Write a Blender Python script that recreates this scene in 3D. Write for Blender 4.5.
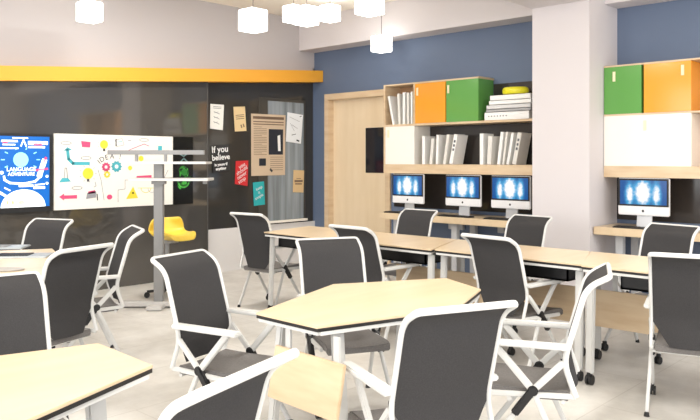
import bpy, bmesh, math, random
from mathutils import Vector, Matrix

for o in list(bpy.data.objects):
    bpy.data.objects.remove(o)
scn = bpy.context.scene
COL = scn.collection

# ------------------------------------------------------------ camera, world, light, exposure
CX, CY, CZ, FPX, HY = -6.85, -7.12, 1.35, 723.0, 160.0
YAW = math.atan2(.6856, .728)
FW = (math.cos(YAW), math.sin(YAW)); RT = (FW[1], -FW[0])
cam_d = bpy.data.cameras.new('camera'); cam = bpy.data.objects.new('camera', cam_d); COL.objects.link(cam)
cam.location = (CX, CY, CZ); cam.rotation_euler = (math.pi/2, 0, YAW - math.pi/2)
cam_d.sensor_width = 36; cam_d.lens = 36*FPX/700; cam_d.shift_y = -(210-HY)/700
cam_d.clip_start = .05
scn.camera = cam

world = bpy.data.worlds.new('daylight'); scn.world = world; world.use_nodes = True
bg = world.node_tree.nodes['Background']; bg.inputs[0].default_value = (.93, .96, 1, 1); bg.inputs[1].default_value = 1.0

def area(name, loc, rot, sx, sy, power, col=(1, 1, 1)):
    d = bpy.data.lights.new(name, 'AREA'); d.shape = 'RECTANGLE'; d.size = sx; d.size_y = sy
    d.energy = power; d.color = col
    o = bpy.data.objects.new(name, d); COL.objects.link(o); o.location = loc; o.rotation_euler = rot
    return o
area('daylight_back_window', (-4.8, -9.62, 1.75), (math.radians(90), 0, 0), 8.0, 2.3, 150, (1, .99, .98))
area('daylight_side_window', (-9.62, -5.0, 1.75), (math.radians(90), 0, math.radians(-90)), 7.0, 2.3, 235, (1, .99, .98))

scn.view_settings.view_transform = 'Standard'; scn.view_settings.look = 'None'
scn.view_settings.gamma = 1; scn.view_settings.use_curve_mapping = False
scn.view_settings.exposure = 0.06

# ------------------------------------------------------------ helpers
def zplane(px, py, z):
    t = FPX*(CZ-z)/(py-HY); r = (px-350)/FPX*t
    return (CX+FW[0]*t+RT[0]*r, CY+FW[1]*t+RT[1]*r)
def ywall(px, py, Y):            # point of the plane y = Y
    k = (px-350)/FPX; dx, dy = FW[0]+RT[0]*k, FW[1]+RT[1]*k
    t = (Y-CY)/dy
    return (CX+dx*t, CZ+(HY-py)*t/FPX)
def xwall(px, py, X):            # point of the plane x = X -> (y, z)
    k = (px-350)/FPX; dx, dy = FW[0]+RT[0]*k, FW[1]+RT[1]*k
    t = (X-CX)/dx
    return (CY+dy*t, CZ+(HY-py)*t/FPX)

def lin(c):
    return tuple((v/12.92 if v <= .04045 else ((v+.055)/1.055)**2.4) for v in [x/255 for x in c])
MATS = {}
def mat(name, rgb, rough=.5, metal=0, spec=.5, noise=None, emit=None, coat=0):
    if name in MATS: return MATS[name]
    m = bpy.data.materials.new(name); m.use_nodes = True; nt = m.node_tree; b = nt.nodes['Principled BSDF']
    c = lin(rgb)
    b.inputs['Base Color'].default_value = (*c, 1); b.inputs['Roughness'].default_value = rough
    b.inputs['Metallic'].default_value = metal; b.inputs['Specular IOR Level'].default_value = spec
    b.inputs['Coat Weight'].default_value = coat; b.inputs['Coat Roughness'].default_value = .05
    if noise:                     # (scale xyz, rgb2, lo, hi)
        sc, rgb2, lo, hi = noise
        tc = nt.nodes.new('ShaderNodeTexCoord'); mp = nt.nodes.new('ShaderNodeMapping'); mp.inputs['Scale'].default_value = sc
        nz = nt.nodes.new('ShaderNodeTexNoise'); nz.inputs['Scale'].default_value = 1; nz.inputs['Detail'].default_value = 5
        rp = nt.nodes.new('ShaderNodeValToRGB'); rp.color_ramp.elements[0].position = lo; rp.color_ramp.elements[1].position = hi
        rp.color_ramp.elements[0].color = (*c, 1); rp.color_ramp.elements[1].color = (*lin(rgb2), 1)
        nt.links.new(tc.outputs['Object'], mp.inputs[0]); nt.links.new(mp.outputs[0], nz.inputs['Vector'])
        nt.links.new(nz.outputs['Fac'], rp.inputs[0]); nt.links.new(rp.outputs[0], b.inputs['Base Color'])
    if emit:
        b.inputs['Emission Color'].default_value = (*lin(emit[0]), 1); b.inputs['Emission Strength'].default_value = emit[1]
    MATS[name] = m
    return m

WHITEP = mat('white_powder_coat', (214, 214, 212), .35)
MESHF = mat('charcoal_mesh_fabric', (58, 57, 58), .85, spec=.2, noise=((240, 240, 240), (66, 65, 66), .35, .7))
SEATF = mat('charcoal_seat_fabric', (112, 109, 107), .6, spec=.4, noise=((120, 120, 120), (126, 122, 120), .35, .7))
BLACKP = mat('black_plastic', (22, 22, 24), .45)
WOODT = mat('pale_maple_top', (218, 194, 160), .28, noise=((2, 10, 2), (227, 206, 174), .3, .7))
WOODB = mat('maple_board', (208, 180, 145), .4, noise=((3, 3, 18), (224, 202, 170), .3, .7))
EDGE = mat('dark_edge_banding', (28, 26, 26), .5)
GREYM = mat('grey_metal', (150, 150, 150), .4, metal=.2)
SILVER = mat('silver_aluminium', (205, 206, 208), .3, metal=.6)
PAPER = mat('white_paper', (242, 242, 240), .7)
PAPERG = mat('page_grey', (190, 190, 188), .8)
GLOSSW = mat('gloss_white', (244, 240, 232), .12)
ORANGE = mat('gloss_orange', (238, 160, 50), .12)
GREEN = mat('gloss_green', (98, 160, 80), .12)
YELLOW = mat('yellow_plastic', (236, 202, 78), .35)

class MB:
    """collects shapes and links them as one mesh object"""
    def __init__(s): s.v = []; s.f = []; s.m = []
    def add(s, vs, fs, mi=0):
        n = len(s.v); s.v += [tuple(v) for v in vs]; s.f += [tuple(i+n for i in f) for f in fs]; s.m += [mi]*len(fs)
    def box(s, a, b, mi=0):
        x0, y0, z0 = a; x1, y1, z1 = b
        s.add([(x0,y0,z0),(x1,y0,z0),(x1,y1,z0),(x0,y1,z0),(x0,y0,z1),(x1,y0,z1),(x1,y1,z1),(x0,y1,z1)],
              [(0,3,2,1),(4,5,6,7),(0,1,5,4),(1,2,6,5),(2,3,7,6),(3,0,4,7)], mi)
    def obox(s, c, ax, half, mi=0):          # oriented box: centre, three axes, half sizes
        c = Vector(c); ax = [Vector(a).normalized() for a in ax]
        vs = []
        for dz in (-1, 1):
            for dx, dy in ((-1,-1),(1,-1),(1,1),(-1,1)):
                vs.append(c+ax[0]*dx*half[0]+ax[1]*dy*half[1]+ax[2]*dz*half[2])
        s.add(vs, [(0,3,2,1),(4,5,6,7),(0,1,5,4),(1,2,6,5),(2,3,7,6),(3,0,4,7)], mi)
    def bar(s, p, q, w, t, side=(0, 1, 0), mi=0):   # flat bar from p to q; w along side
        p, q = Vector(p), Vector(q); d = q-p; sd = Vector(side); sd = (sd-d.normalized()*sd.dot(d.normalized())).normalized()
        s.obox((p+q)/2, (sd, d.cross(sd), d), (w/2, t/2, d.length/2), mi)
    def prism(s, pts, z0, z1, mi=0):         # polygon in xy
        n = len(pts); vs = [(x, y, z0) for x, y in pts]+[(x, y, z1) for x, y in pts]
        fs = [tuple(range(n))[::-1], tuple(range(n, 2*n))]+[(i, (i+1) % n, (i+1) % n+n, i+n) for i in range(n)]
        s.add(vs, fs, mi)
    def tube(s, pts, rx, ry=None, up=(0, 1, 0), n=8, mi=0, closed=False):
        ry = ry or rx; pts = [Vector(p) for p in pts]; k = len(pts); vs = []
        nrm = Vector(up)
        for i, p in enumerate(pts):
            a = pts[max(i-1, 0)] if not closed else pts[(i-1) % k]; b = pts[min(i+1, k-1)] if not closed else pts[(i+1) % k]
            d = (b-a).normalized(); nn = nrm-d*nrm.dot(d)
            if nn.length > 1e-4: nrm = nn.normalized()
            bn = d.cross(nrm)
            for j in range(n):
                t = 2*math.pi*(j+.5)/n; vs.append(p+nrm*math.cos(t)*rx+bn*math.sin(t)*ry)
        fs = []
        for i in range(k if closed else k-1):
            for j in range(n):
                a, b = i*n, ((i+1) % k)*n; fs.append((a+j, a+(j+1) % n, b+(j+1) % n, b+j))
        if not closed: fs += [tuple(range(n))[::-1], tuple(range((k-1)*n, k*n))]
        s.add(vs, fs, mi)
    def cyl(s, c, ax, r, h, n=16, mi=0, r2=None):
        c = Vector(c); ax = Vector(ax).normalized(); u = ax.orthogonal().normalized(); w = ax.cross(u); r2 = r if r2 is None else r2
        vs = [c-ax*h/2+(u*math.cos(2*math.pi*i/n)+w*math.sin(2*math.pi*i/n))*r for i in range(n)]
        vs += [c+ax*h/2+(u*math.cos(2*math.pi*i/n)+w*math.sin(2*math.pi*i/n))*r2 for i in range(n)]
        s.add(vs, [tuple(range(n))[::-1], tuple(range(n, 2*n))]+[(i, (i+1) % n, (i+1) % n+n, i+n) for i in range(n)], mi)
    def lathe(s, c, prof, n=24, mi=0, sx=1, sy=1):
        vs = []; k = len(prof)
        for r, z in prof:
            for i in range(n): t = 2*math.pi*i/n; vs.append((c[0]+r*sx*math.cos(t), c[1]+r*sy*math.sin(t), c[2]+z))
        fs = [(a*n+i, a*n+(i+1) % n, (a+1)*n+(i+1) % n, (a+1)*n+i) for a in range(k-1) for i in range(n)]
        fs += [tuple(range(n))[::-1], tuple(range((k-1)*n, k*n))]
        s.add(vs, fs, mi)
    def build(s, name, mats, parent=None, bevel=0, smooth=False, seg=2):
        me = bpy.data.meshes.new(name); me.from_pydata(s.v, [], s.f)
        if not isinstance(mats, (list, tuple)): mats = [mats]
        for m in mats: me.materials.append(m)
        me.polygons.foreach_set('material_index', s.m)
        bm = bmesh.new(); bm.from_mesh(me); bmesh.ops.recalc_face_normals(bm, faces=bm.faces[:])
        if bevel:
            bmesh.ops.bevel(bm, geom=[e for e in bm.edges if len(e.link_faces) == 2 and e.calc_face_angle(0) > .6], offset=bevel, segments=seg, affect='EDGES', clamp_overlap=True)
        bm.to_mesh(me); bm.free()
        if smooth:
            me.polygons.foreach_set('use_smooth', [True]*len(me.polygons)); me.set_sharp_from_angle(angle=math.radians(40))
        o = bpy.data.objects.new(name, me); COL.objects.link(o)
        if parent: o.parent = parent
        return o

def tag(o, label, cat, group=None):
    o['label'] = label; o['category'] = cat
    if group: o['group'] = group
    return o
def thing(name, label, cat, loc=(0, 0, 0), rz=0, group=None):
    o = bpy.data.objects.new(name, None); COL.objects.link(o); o.location = loc; o.rotation_euler = (0, 0, rz); o.empty_display_size = .1
    return tag(o, label, cat, group)
def struct(o): o['kind'] = 'structure'; return o
def copy_tree(o, parent=None):
    c = o.copy(); COL.objects.link(c)
    if parent: c.parent = parent
    for ch in list(o.children): copy_tree(ch, c)
    return c
def fillet(pts, rad, n=5):
    out = [Vector(pts[0])]
    for i in range(1, len(pts)-1):
        a, b, c = Vector(pts[i-1]), Vector(pts[i]), Vector(pts[i+1])
        r = rad[i] if isinstance(rad, (list, tuple)) else rad
        r = min(r, (a-b).length*.48, (c-b).length*.48)
        p, q = b+(a-b).normalized()*r, b+(c-b).normalized()*r
        for k in range(n+1):
            t = k/n; out.append(p*(1-t)**2+b*2*t*(1-t)+q*t*t)
    out.append(Vector(pts[-1])); return out

# ------------------------------------------------------------ setting
# floor: polished pale concrete laid in large slabs
fm = mat('polished_concrete', (206, 202, 196), .3)
nt = fm.node_tree; b = nt.nodes['Principled BSDF']
tc = nt.nodes.new('ShaderNodeTexCoord')
mp = nt.nodes.new('ShaderNodeMapping'); mp.inputs['Rotation'].default_value = (0, 0, .0); nt.links.new(tc.outputs['Object'], mp.inputs[0])
br = nt.nodes.new('ShaderNodeTexBrick'); br.offset = .5; br.inputs['Scale'].default_value = 1
br.inputs['Brick Width'].default_value = 1.2; br.inputs['Row Height'].default_value = .6; br.inputs['Mortar Size'].default_value = .004
br.inputs['Color1'].default_value = (1, 1, 1, 1); br.inputs['Color2'].default_value = (.97, .97, .97, 1); br.inputs['Mortar'].default_value = (.84, .83, .81, 1)
nt.links.new(mp.outputs[0], br.inputs[0])
nz = nt.nodes.new('ShaderNodeTexNoise'); nz.inputs['Scale'].default_value = 3; nz.inputs['Detail'].default_value = 8; nz.inputs['Roughness'].default_value = .65
nt.links.new(tc.outputs['Object'], nz.inputs[0])
rp = nt.nodes.new('ShaderNodeValToRGB'); rp.color_ramp.elements[0].position = .35; rp.color_ramp.elements[1].position = .65
rp.color_ramp.elements[0].color = (*lin((202, 198, 191)), 1); rp.color_ramp.elements[1].color = (*lin((226, 223, 217)), 1)
nt.links.new(nz.outputs[0], rp.inputs[0])
mx = nt.nodes.new('ShaderNodeMixRGB'); mx.blend_type = 'MULTIPLY'; mx.inputs[0].default_value = 1
nt.links.new(rp.outputs[0], mx.inputs[1]); nt.links.new(br.outputs[0], mx.inputs[2]); nt.links.new(mx.outputs[0], b.inputs['Base Color'])
XL, YB, H = -9.5, -9.5, 3.23
m = MB(); m.box((XL, YB, -.1), (0, .3, 0)); struct(m.build('floor', fm))
m = MB(); m.box((XL, YB, H), (0, .3, H+.1)); struct(m.build('ceiling', mat('ceiling_cream', (246, 240, 228), .9)))
BLUE = mat('slate_blue_paint', (98, 113, 138), .6)
GREYW = mat('warm_grey_paint', (188, 183, 184), .8)
WHITEW = mat('off_white_paint', (213, 208, 210), .8)
# blue wall at x=0 with a door opening
DY0, DY1, DZ = -1.34, -.25, 2.20
m = MB(); m.box((0, YB, 0), (.15, DY0, H)); m.box((0, DY1, 0), (.15, .3, H)); m.box((0, DY0, DZ), (.15, DY1, H))
struct(m.build('wall_right', BLUE))
m = MB(); m.box((XL, .15, 0), (0, .3, H)); struct(m.build('wall_far', GREYW))
# upper grey wall above the glass partition: flush front face at y=0
def bandz(x):                      # underside of the orange band (it rises to the right)
    (xa, za), (xb, zb) = ywall(0, 80.5, -.17), ywall(322, 82, -.17)
    return za+(zb-za)*(x-xa)/(xb-xa)
def bandt(x):
    (xa, za), (xb, zb) = ywall(0, 65.5, -.17), ywall(322, 70.6, -.17)
    return za+(zb-za)*(x-xa)/(xb-xa)
BX0 = -6.2
def xz_prism(mb, pts, y0, y1, mi=0):
    n = len(pts); vs = [(x, y0, z) for x, z in pts]+[(x, y1, z) for x, z in pts]
    mb.add(vs, [tuple(range(n)), tuple(range(n, 2*n))[::-1]]+[(i, (i+1) % n, (i+1) % n+n, i+n) for i in range(n)], mi)
m = MB(); xz_prism(m, [(BX0, bandz(BX0)+.03), (0, bandz(0)+.03), (0, H), (BX0, H)], 0, .15)
m.box((XL, 0, 0), (BX0, .15, H)); struct(m.build('wall_upper', GREYW))
m = MB(); xz_prism(m, [(BX0, bandz(BX0)), (-.001, bandz(0)), (-.001, bandt(0)), (BX0, bandt(BX0))], -.17, 0)
struct(m.build('trim_1', mat('orange_yellow_paint', (238, 170, 56), .45)))
# other two walls with wide windows behind the viewer
def window_wall(name, axis, pos, a0, a1, w0, w1, z0, z1, n):
    m = MB()
    def bx(mb, p0, p1, q0, q1, d0=0, d1=.15):
        if axis == 'y': mb.box((p0, pos-d1, q0), (p1, pos-d0, q1))
        else: mb.box((pos-d1, p0, q0), (pos-d0, p1, q1))
    bx(m, a0, w0, 0, H); bx(m, w1, a1, 0, H); bx(m, w0, w1, 0, z0); bx(m, w0, w1, z1, H)
    struct(m.build(name, WHITEW))
    f = MB(); k = 5
    for i in range(k+1):
        c = w0+(w1-w0)*i/k; bx(f, max(w0, c-.03), min(w1, c+.03), z0, z1, .03, .09)
    bx(f, w0, w1, z0, z0+.05, .03, .09); bx(f, w0, w1, z1-.05, z1, .03, .09)
    o = f.build('window_%d' % n, WHITEP); struct(o)
window_wall('wall_back', 'y', YB, XL, 0, -8.8, -.8, .6, 2.9, 2)
window_wall('wall_left', 'x', XL, YB, 0, -8.5, -1.5, .6, 2.9, 3)
# beams and pillar
PX, PY0, PY1 = -.605, -4.213, -3.64
m = MB(); m.box((-.28, PY1, 2.81), (0, 0, H)); m.box((-.28, YB, 2.81), (0, PY0, H)); struct(m.build('trim_2', WHITEW))
m = MB(); m.box((XL, PY0+.002, 2.80), (PX, PY1-.002, H)); struct(m.build('trim_3', WHITEW))
m = MB(); m.box((PX, PY0, 0), (0, PY1, H)); struct(m.build('wall_pillar', WHITEW))
# white skirting
m = MB(); m.box((-.015, YB, 0), (0, PY0, .08)); m.box((-.015, PY1, 0), (0, DY0-.03, .08)); struct(m.build('baseboard_right', WHITEW))

# door in the blue wall
m = MB()
for y0, y1 in ((DY0-.03, DY0+.05), (DY1-.05, DY1+.03)): m.box((-.03, y0, 0), (.15, y1, DZ-.05))
m.box((-.03, DY0-.03, DZ-.05), (.15, DY1+.03, DZ+.03)); fr = struct(m.build('door_1', WOODB, bevel=.004))
m = MB(); m.box((.07, DY0+.05, .01), (.11, DY1-.05, DZ-.05)); m.build('door_leaf', mat('door_veneer', (226, 204, 170), .35, noise=((8, 8, 1.5), (234, 214, 184), .3, .7)), fr)
ya, za = xwall(366, 128, .07); yb, zb = xwall(384, 173, .07)
m = MB(); m.box((.062, yb, zb), (.07, ya, za)); m.build('vision_panel', mat('dark_glass', (20, 24, 34), .08), fr)

# smoked glass partition, left (proud) half and right (recessed) half
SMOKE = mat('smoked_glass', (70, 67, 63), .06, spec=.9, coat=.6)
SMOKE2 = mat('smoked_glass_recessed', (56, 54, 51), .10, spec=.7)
YL = -.08
xe, _ = ywall(208, 100, YL); 
m = MB(); xz_prism(m, [(BX0, 0), (xe, 0), (xe, bandz(xe)), (BX0, bandz(BX0))], YL, -.001)
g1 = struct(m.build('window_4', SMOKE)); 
m = MB(); m.box((xe-.012, YL-.004, 0), (xe, YL, bandz(xe)-.002)); m.build('edge_strip', mat('dark_grey_metal', (84, 82, 80), .4), g1)
xr, _ = ywall(313, 100, 0)
m = MB(); xz_prism(m, [(xe, .52), (xr, .52), (xr, bandz(xr)+.03), (xe, bandz(xe)+.03)], 0, .10)
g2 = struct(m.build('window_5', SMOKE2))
m = MB(); m.box((xe, -.012, .0), (-.001, .10, .52)); struct(m.build('baseboard_far', mat('pale_grey_paint', (222, 220, 220), .6)))
m = MB(); m.box((xr, 0, .52), (0, .1, 2.6)); struct(m.build('trim_4', BLUE))
# the framed pane in the recessed half with its sill
xa, zt = ywall(267.5, 103, 0); xb, zb = ywall(303.5, 218, 0)
_, zt = ywall(285, 102, 0); _, zb = ywall(285, 219.5, 0)
m = MB(); fw = .035
m.box((xa-.15, -.006, zb), (xa, 0, zt+.04)); m.box((xa, -.006, zt), (xb+.03, 0, zt+.04)); m.box((xb, -.006, zb), (xb+.03, 0, zt))
w1 = struct(m.build('window_1', mat('window_frame_dark', (66, 64, 60), .3)))
gm = mat('streaked_pane', (150, 160, 168), .12, noise=((14, 1, .6), (112, 120, 126), .35, .7))  # pale blue-grey pane colour with darker upright streaks
m = MB(); m.box((xa, -.004, zb), (xb, 0, zt)); m.build('window_pane', gm, w1)
m = MB(); m.box((xa-.01, -.05, zb-.03), (xb+.03, 0, zb)); m.build('window_sill', GLOSSW, w1)

# ------------------------------------------------------------ display, idea board, poster on the left glass
def flat_quad(mb, pts, Y, mi):     # pixel-free polygon given as (x,z) on plane y=Y
    n = len(pts); mb.add([(x, Y, z) for x, z in pts], [tuple(range(n))], mi)
def disc(mb, x, z, r, Y, mi, sx=1, a0=0, a1=2*math.pi, n=20):
    pts = [(x+r*sx*math.cos(a0+(a1-a0)*i/n), z+r*math.sin(a0+(a1-a0)*i/n)) for i in range(n+(0 if a1-a0 > 6.2 else 1))]
    flat_quad(mb, pts, Y, mi)
def stroke(mb, pts, w, Y, mi):     # polyline with width in the xz plane
    for (x0, z0), (x1, z1) in zip(pts, pts[1:]):
        d = math.hypot(x1-x0, z1-z0) or 1; nx, nz = -(z1-z0)/d*w/2, (x1-x0)/d*w/2; ex, ez = (x1-x0)/d*w*.25, (z1-z0)/d*w*.25
        flat_quad(mb, [(x0+nx-ex, z0+nz-ez), (x0-nx-ex, z0-nz-ez), (x1-nx+ex, z1-nz+ez), (x1+nx+ex, z1+nz+ez)], Y, mi)
def arc(x, z, rx, rz, a0, a1, n=12): return [(x+rx*math.cos(a0+(a1-a0)*i/n), z+rz*math.sin(a0+(a1-a0)*i/n)) for i in range(n+1)]
def text(s, size, origin, rot, m, parent, name='lettering', bold=.0, shear=0):
    cu = bpy.data.curves.new('t', 'FONT'); cu.body = s; cu.size = size; cu.align_x = 'CENTER'; cu.align_y = 'CENTER'; cu.offset = bold; cu.shear = shear
    o = bpy.data.objects.new('t', cu); COL.objects.link(o); bpy.context.view_layer.update()
    me = bpy.data.meshes.new_from_object(o.evaluated_get(bpy.context.evaluated_depsgraph_get())); bpy.data.objects.remove(o)
    me.materials.clear(); me.materials.append(m)
    me.transform(Matrix.Translation(origin) @ rot.to_4x4())
    q = bpy.data.objects.new(name, me); COL.objects.link(q); q.parent = parent; return q
from mathutils import Euler
FACE_Y = Euler((math.pi/2, 0, 0)).to_matrix()
def facey(tilt=0): return Matrix.Rotation(tilt, 3, 'Y') @ FACE_Y
def on(rect, Y):                   # map pixel of the printed sheet to u,v in its own rectangle
    (x0, z0), (x1, z1) = rect
    return lambda u, v: (x0+(x1-x0)*u, z0+(z1-z0)*v)

EM = lambda n, c, e=1.0: mat(n, c, .3, emit=(c, e))
Yd = YL-.045
x0, zt_ = ywall(-4, 134, Yd); x1, _ = ywall(52, 134, Yd); _, zt_ = ywall(25, 133.6, Yd); _, zb_ = ywall(25, 212.5, Yd)
tv = thing('wall_display', 'black framed screen with a blue science graphic on dark glass', 'screen', ((x0+x1)/2, YL, zb_))
def ploc(o, parent): o.matrix_parent_inverse = Matrix.Translation(-Vector(parent.location)); return o
m = MB(); m.box((x0-.02, Yd, zb_), (x1, YL, zt_)); ploc(m.build('housing', BLACKP, tv, bevel=.004), tv)
bz = .026
m = MB(); m.box((x0, Yd-.002, zb_+bz*2), (x1-bz, Yd, zt_-bz)); scr = ploc(m.build('screen', EM('display_blue', (0, 88, 168), .7), tv), tv)
U = on(((x0, zb_+bz*2), (x1-bz, zt_-bz)), 0)
W_, Hh = x1-bz-x0, zt_-zb_-3*bz
g = MB(); Yg = Yd-.004
def C_(u, v, r, mi, sx=1, **k): x, z = U(u, v); disc(g, x, z, r*Hh, Yg, mi, sx, **k)
def S_(pts, w, mi): stroke(g, [U(*p) for p in pts], w*Hh, Yg, mi)
def fanpoly(pts, mi): flat_quad(g, [U(*p) for p in pts], Yg, mi)
# planet, dome, rocket, orbit, text-like lines
x, z = U(.5, .0); dome = [(x+W_*.42*math.cos(math.pi*i/20), z+Hh*.25*math.sin(math.pi*i/20)) for i in range(21)]; flat_quad(g, dome, Yg, 0)
C_(.45, .67, .105, 1); 
for a in range(10):
    t = a*math.pi*.2; S_([(.45+.30*math.cos(t), .67+.15*math.sin(t)), (.45+.36*math.cos(t), .67+.18*math.sin(t))], .014, 1)
S_([(.1, .93), (.38, .93)], .03, 0); S_([(.12, .88), (.34, .88)], .02, 0); S_([(.08, .83), (.4, .83)], .02, 0)
S_([(.45, .86), (.5, .95), (.55, .86)], .02, 0); S_([(.6, .91), (.95, .91)], .05, 0); S_([(.6, .85), (.9, .85)], .03, 0)
S_([(.3, .975), (.58, .975)], .018, 0)
S_([(.12, .91), (.2, .91)], .02, 2); S_([(.7, .89), (.85, .89)], .03, 2)
S_([(.80, .44), (.90, .66)], .075, 0); S_([(.89, .64), (.93, .70)], .035, 2); S_([(.74, .52), (.96, .54)], .03, 2)
S_([(.84, .44), (.72, .36), (.5, .33), (.25, .345), (.15, .39), (.14, .44)], .03, 0)
C_(.1, .49, .025, 0); S_([(.42, .30), (.68, .30)], .03, 0); S_([(.70, .27), (.9, .27)], .035, 0); S_([(.72, .31), (.9, .32)], .02, 0)
S_([(.06, .22), (.2, .15)], .035, 0); S_([(.15, .28), (.25, .24)], .02, 0); C_(.95, .43, .02, 0); C_(.95, .33, .02, 0)
C_(.46, .065, .03, 3, 1.3); C_(.46, .065, .018, 0, 1.3); S_([(.2, .05), (.2, .09)], .03, 3); S_([(.3, .05), (.3, .09)], .03, 3)
ploc(g.build('screen_graphic', [EM('display_white', (240, 246, 250), .9), EM('display_cyan', (140, 215, 235), .9), EM('display_red', (190, 60, 110), .8), EM('display_gold', (210, 175, 90), .8)], tv), tv)
x, z = U(.46, .515); ploc(text('LANGUAGE', .052, (x, Yd-.0045, z+.012), FACE_Y, MATS['display_white'], tv, bold=.001), tv)
x, z = U(.46, .45); ploc(text('ADVENTURE', .044, (x, Yd-.0045, z+.01), FACE_Y, MATS['display_white'], tv, bold=.001), tv)

# idea board
Yb = YL-.02
x0, _ = ywall(54, 134, Yb); x1, _ = ywall(173, 136, Yb); zt_ = (ywall(54, 133.8, Yb)[1]+ywall(173, 136.3, Yb)[1])/2; zb_ = (ywall(54, 211, Yb)[1]+ywall(173, 204, Yb)[1])/2
bd = thing('whiteboard', 'wide white board printed with coloured idea doodles on dark glass', 'whiteboard', ((x0+x1)/2, YL, zb_))
m = MB(); m.box((x0, Yb, zb_), (x1, YL, zt_)); ploc(m.build('panel', mat('board_white', (240, 236, 228), .35), bd, bevel=.003), bd)
pf, pg_ = 0, 0
g = MB(); Yg = Yb-.0015
cols = [mat('ink_teal', (75, 180, 195), .6), mat('ink_pink', (215, 75, 120), .6), mat('ink_yellow', (235, 215, 60), .6), mat('ink_grey', (150, 150, 155), .6), mat('ink_dark', (60, 62, 70), .6)]
def Q(px, py):                    # place on the board of a doodle
    return ywall(px, py, Yb)
def bS(pts, w, mi): stroke(g, [Q(*p) for p in pts], w, Yg, mi)
def bC(px, py, r, mi, **k): x, z = Q(px, py); disc(g, x, z, r, Yg, mi, **k)
def bA(px, py, rx, rz, a0, a1, w, mi):
    x, z = Q(px, py); stroke(g, arc(x, z, rx, rz, a0, a1), w, Yg, mi)
def bP(pts, mi): flat_quad(g, [Q(*p) for p in pts], Yg, mi)
bS([(67.5, 150), (68.5, 159), (73, 163.5), (89, 163.5)], .032, 0); bP([(63.5, 151), (67.5, 147), (72, 150)], 0)
bP([(81, 141), (90.5, 142), (90, 147.5), (82, 147)], 1)
bP([(59, 197), (64, 193.5), (64, 195.5), (77, 195), (77, 198.5), (64, 199), (64, 200.5)], 1)
for px, py, r in ((104, 144.5, .045), (88, 173.5, .058)):
    bC(px, py, r, 2); x, z = Q(px, py); g.box((x-.012, Yg-.0003, z-r-.025), (x+.012, Yg, z-r+.003), 4)
    for a in range(9):
        t = a*math.pi/4.5; stroke(g, [(x+r*1.35*math.cos(t), z+r*1.35*math.sin(t)), (x+r*1.6*math.cos(t), z+r*1.6*math.sin(t))], .005, Yg, 3)
for px, py, r in ((141, 158.5, .03), (130, 168, .024)): bC(px, py, r, 2)
for px, py, r, mi in ((106, 167, .042, 1), (116.5, 166.5, .052, 0), (107, 174.5, .032, 2)):
    x, z = Q(px, py)
    for a in range(10):
        t = a*math.pi/5; disc(g, x+r*math.cos(t), z+r*math.sin(t), r*.2, Yg, mi, n=6)
    disc(g, x, z, r, Yg, mi); disc(g, x, z, r*.4, Yg-.0006, 5)
bC(109.5, 197, .026, 1, sx=1.2); bP([(126, 199), (133, 186.5), (138, 198)], 2); bC(133, 193, .012, 4)
bP([(136.5, 176), (151.5, 175), (151.5, 178), (136.5, 178.5)], 1)
bP([(59, 182.5), (62, 178), (68, 178), (71, 181.5)], 0); bS([(64, 178), (65, 168), (66.5, 168), (67.5, 178)], .007, 3)
bP([(87, 193), (96, 191), (96, 197.5), (86, 199)], 3); bP([(88, 191.5), (95, 190), (95.5, 193), (88, 194)], 1); bS([(97, 194), (97.5, 200)], .012, 4)
bS([(115, 140), (117, 146.5), (124, 145), (122, 138.5), (115, 140)], .005, 3); bS([(116, 139), (116, 146)], .012, 4); bS([(118, 142), (122, 141.5)], .006, 0)
bS([(160, 147), (160, 152)], .05, 0)
for px, py in ((66, 143), (144, 140), (77, 188), (86, 158)):
    bA(px, py, .055, .016, 0, math.pi*2, .006, 3)
bA(146, 188, .06, .05, math.pi, 2*math.pi, .006, 2); bS([(138, 188), (154, 188)], .005, 2); bA(152, 188, .05, .05, math.pi, 2*math.pi, .004, 3)
bC(165, 182, .018, 2)
bS([(128, 150.5), (144, 144), (149, 146)], .007, 1); bS([(104, 200), (101, 180), (98, 170)], .006, 3)
bS([(118, 202), (118, 190), (125, 189), (125, 180), (130, 180)], .006, 3); bS([(95, 182), (96, 186), (94, 187)], .007, 3)
bS([(128, 140.5), (131, 140.5)], .008, 3); bS([(154, 178), (160, 186), (168, 170)], .006, 3)
ploc(g.build('printed_doodles', cols+[mat('board_white2', (240, 236, 228), .5)], bd), bd)
for i, (ch, px, py, rot) in enumerate((('I', 99, 162, .75), ('D', 102, 159.5, .55), ('E', 106.5, 157.5, .25), ('A', 112, 156.5, 0), ('!', 120, 157, -.2))):
    x, z = Q(px, py); ploc(text(ch, .075, (x, Yg-.001, z), facey(-rot), cols[4], bd), bd)

# green glowing poster
Yp = YL-.012
x0, _ = ywall(174, 137, Yp); x1, _ = ywall(193, 137, Yp); _, zt_ = ywall(184, 137, Yp); _, zb_ = ywall(184, 204, Yp)
ps = thing('poster', 'narrow black poster with a glowing green swirl beside the whiteboard', 'poster', ((x0+x1)/2, YL, zb_))
gm = bpy.data.materials.new('green_glow_print'); gm.use_nodes = True; nt = gm.node_tree; b = nt.nodes['Principled BSDF']; b.inputs['Roughness'].default_value = .2
tc = nt.nodes.new('ShaderNodeTexCoord'); nz = nt.nodes.new('ShaderNodeTexNoise'); nz.inputs['Scale'].default_value = 9; nz.inputs['Detail'].default_value = 4; nz.inputs['Distortion'].default_value = 2
nt.links.new(tc.outputs['Object'], nz.inputs[0]); rp = nt.nodes.new('ShaderNodeValToRGB')
rp.color_ramp.elements[0].position = .46; rp.color_ramp.elements[0].color = (.004, .02, .006, 1); rp.color_ramp.elements[1].position = .72; rp.color_ramp.elements[1].color = (.12, .75, .10, 1)
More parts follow.
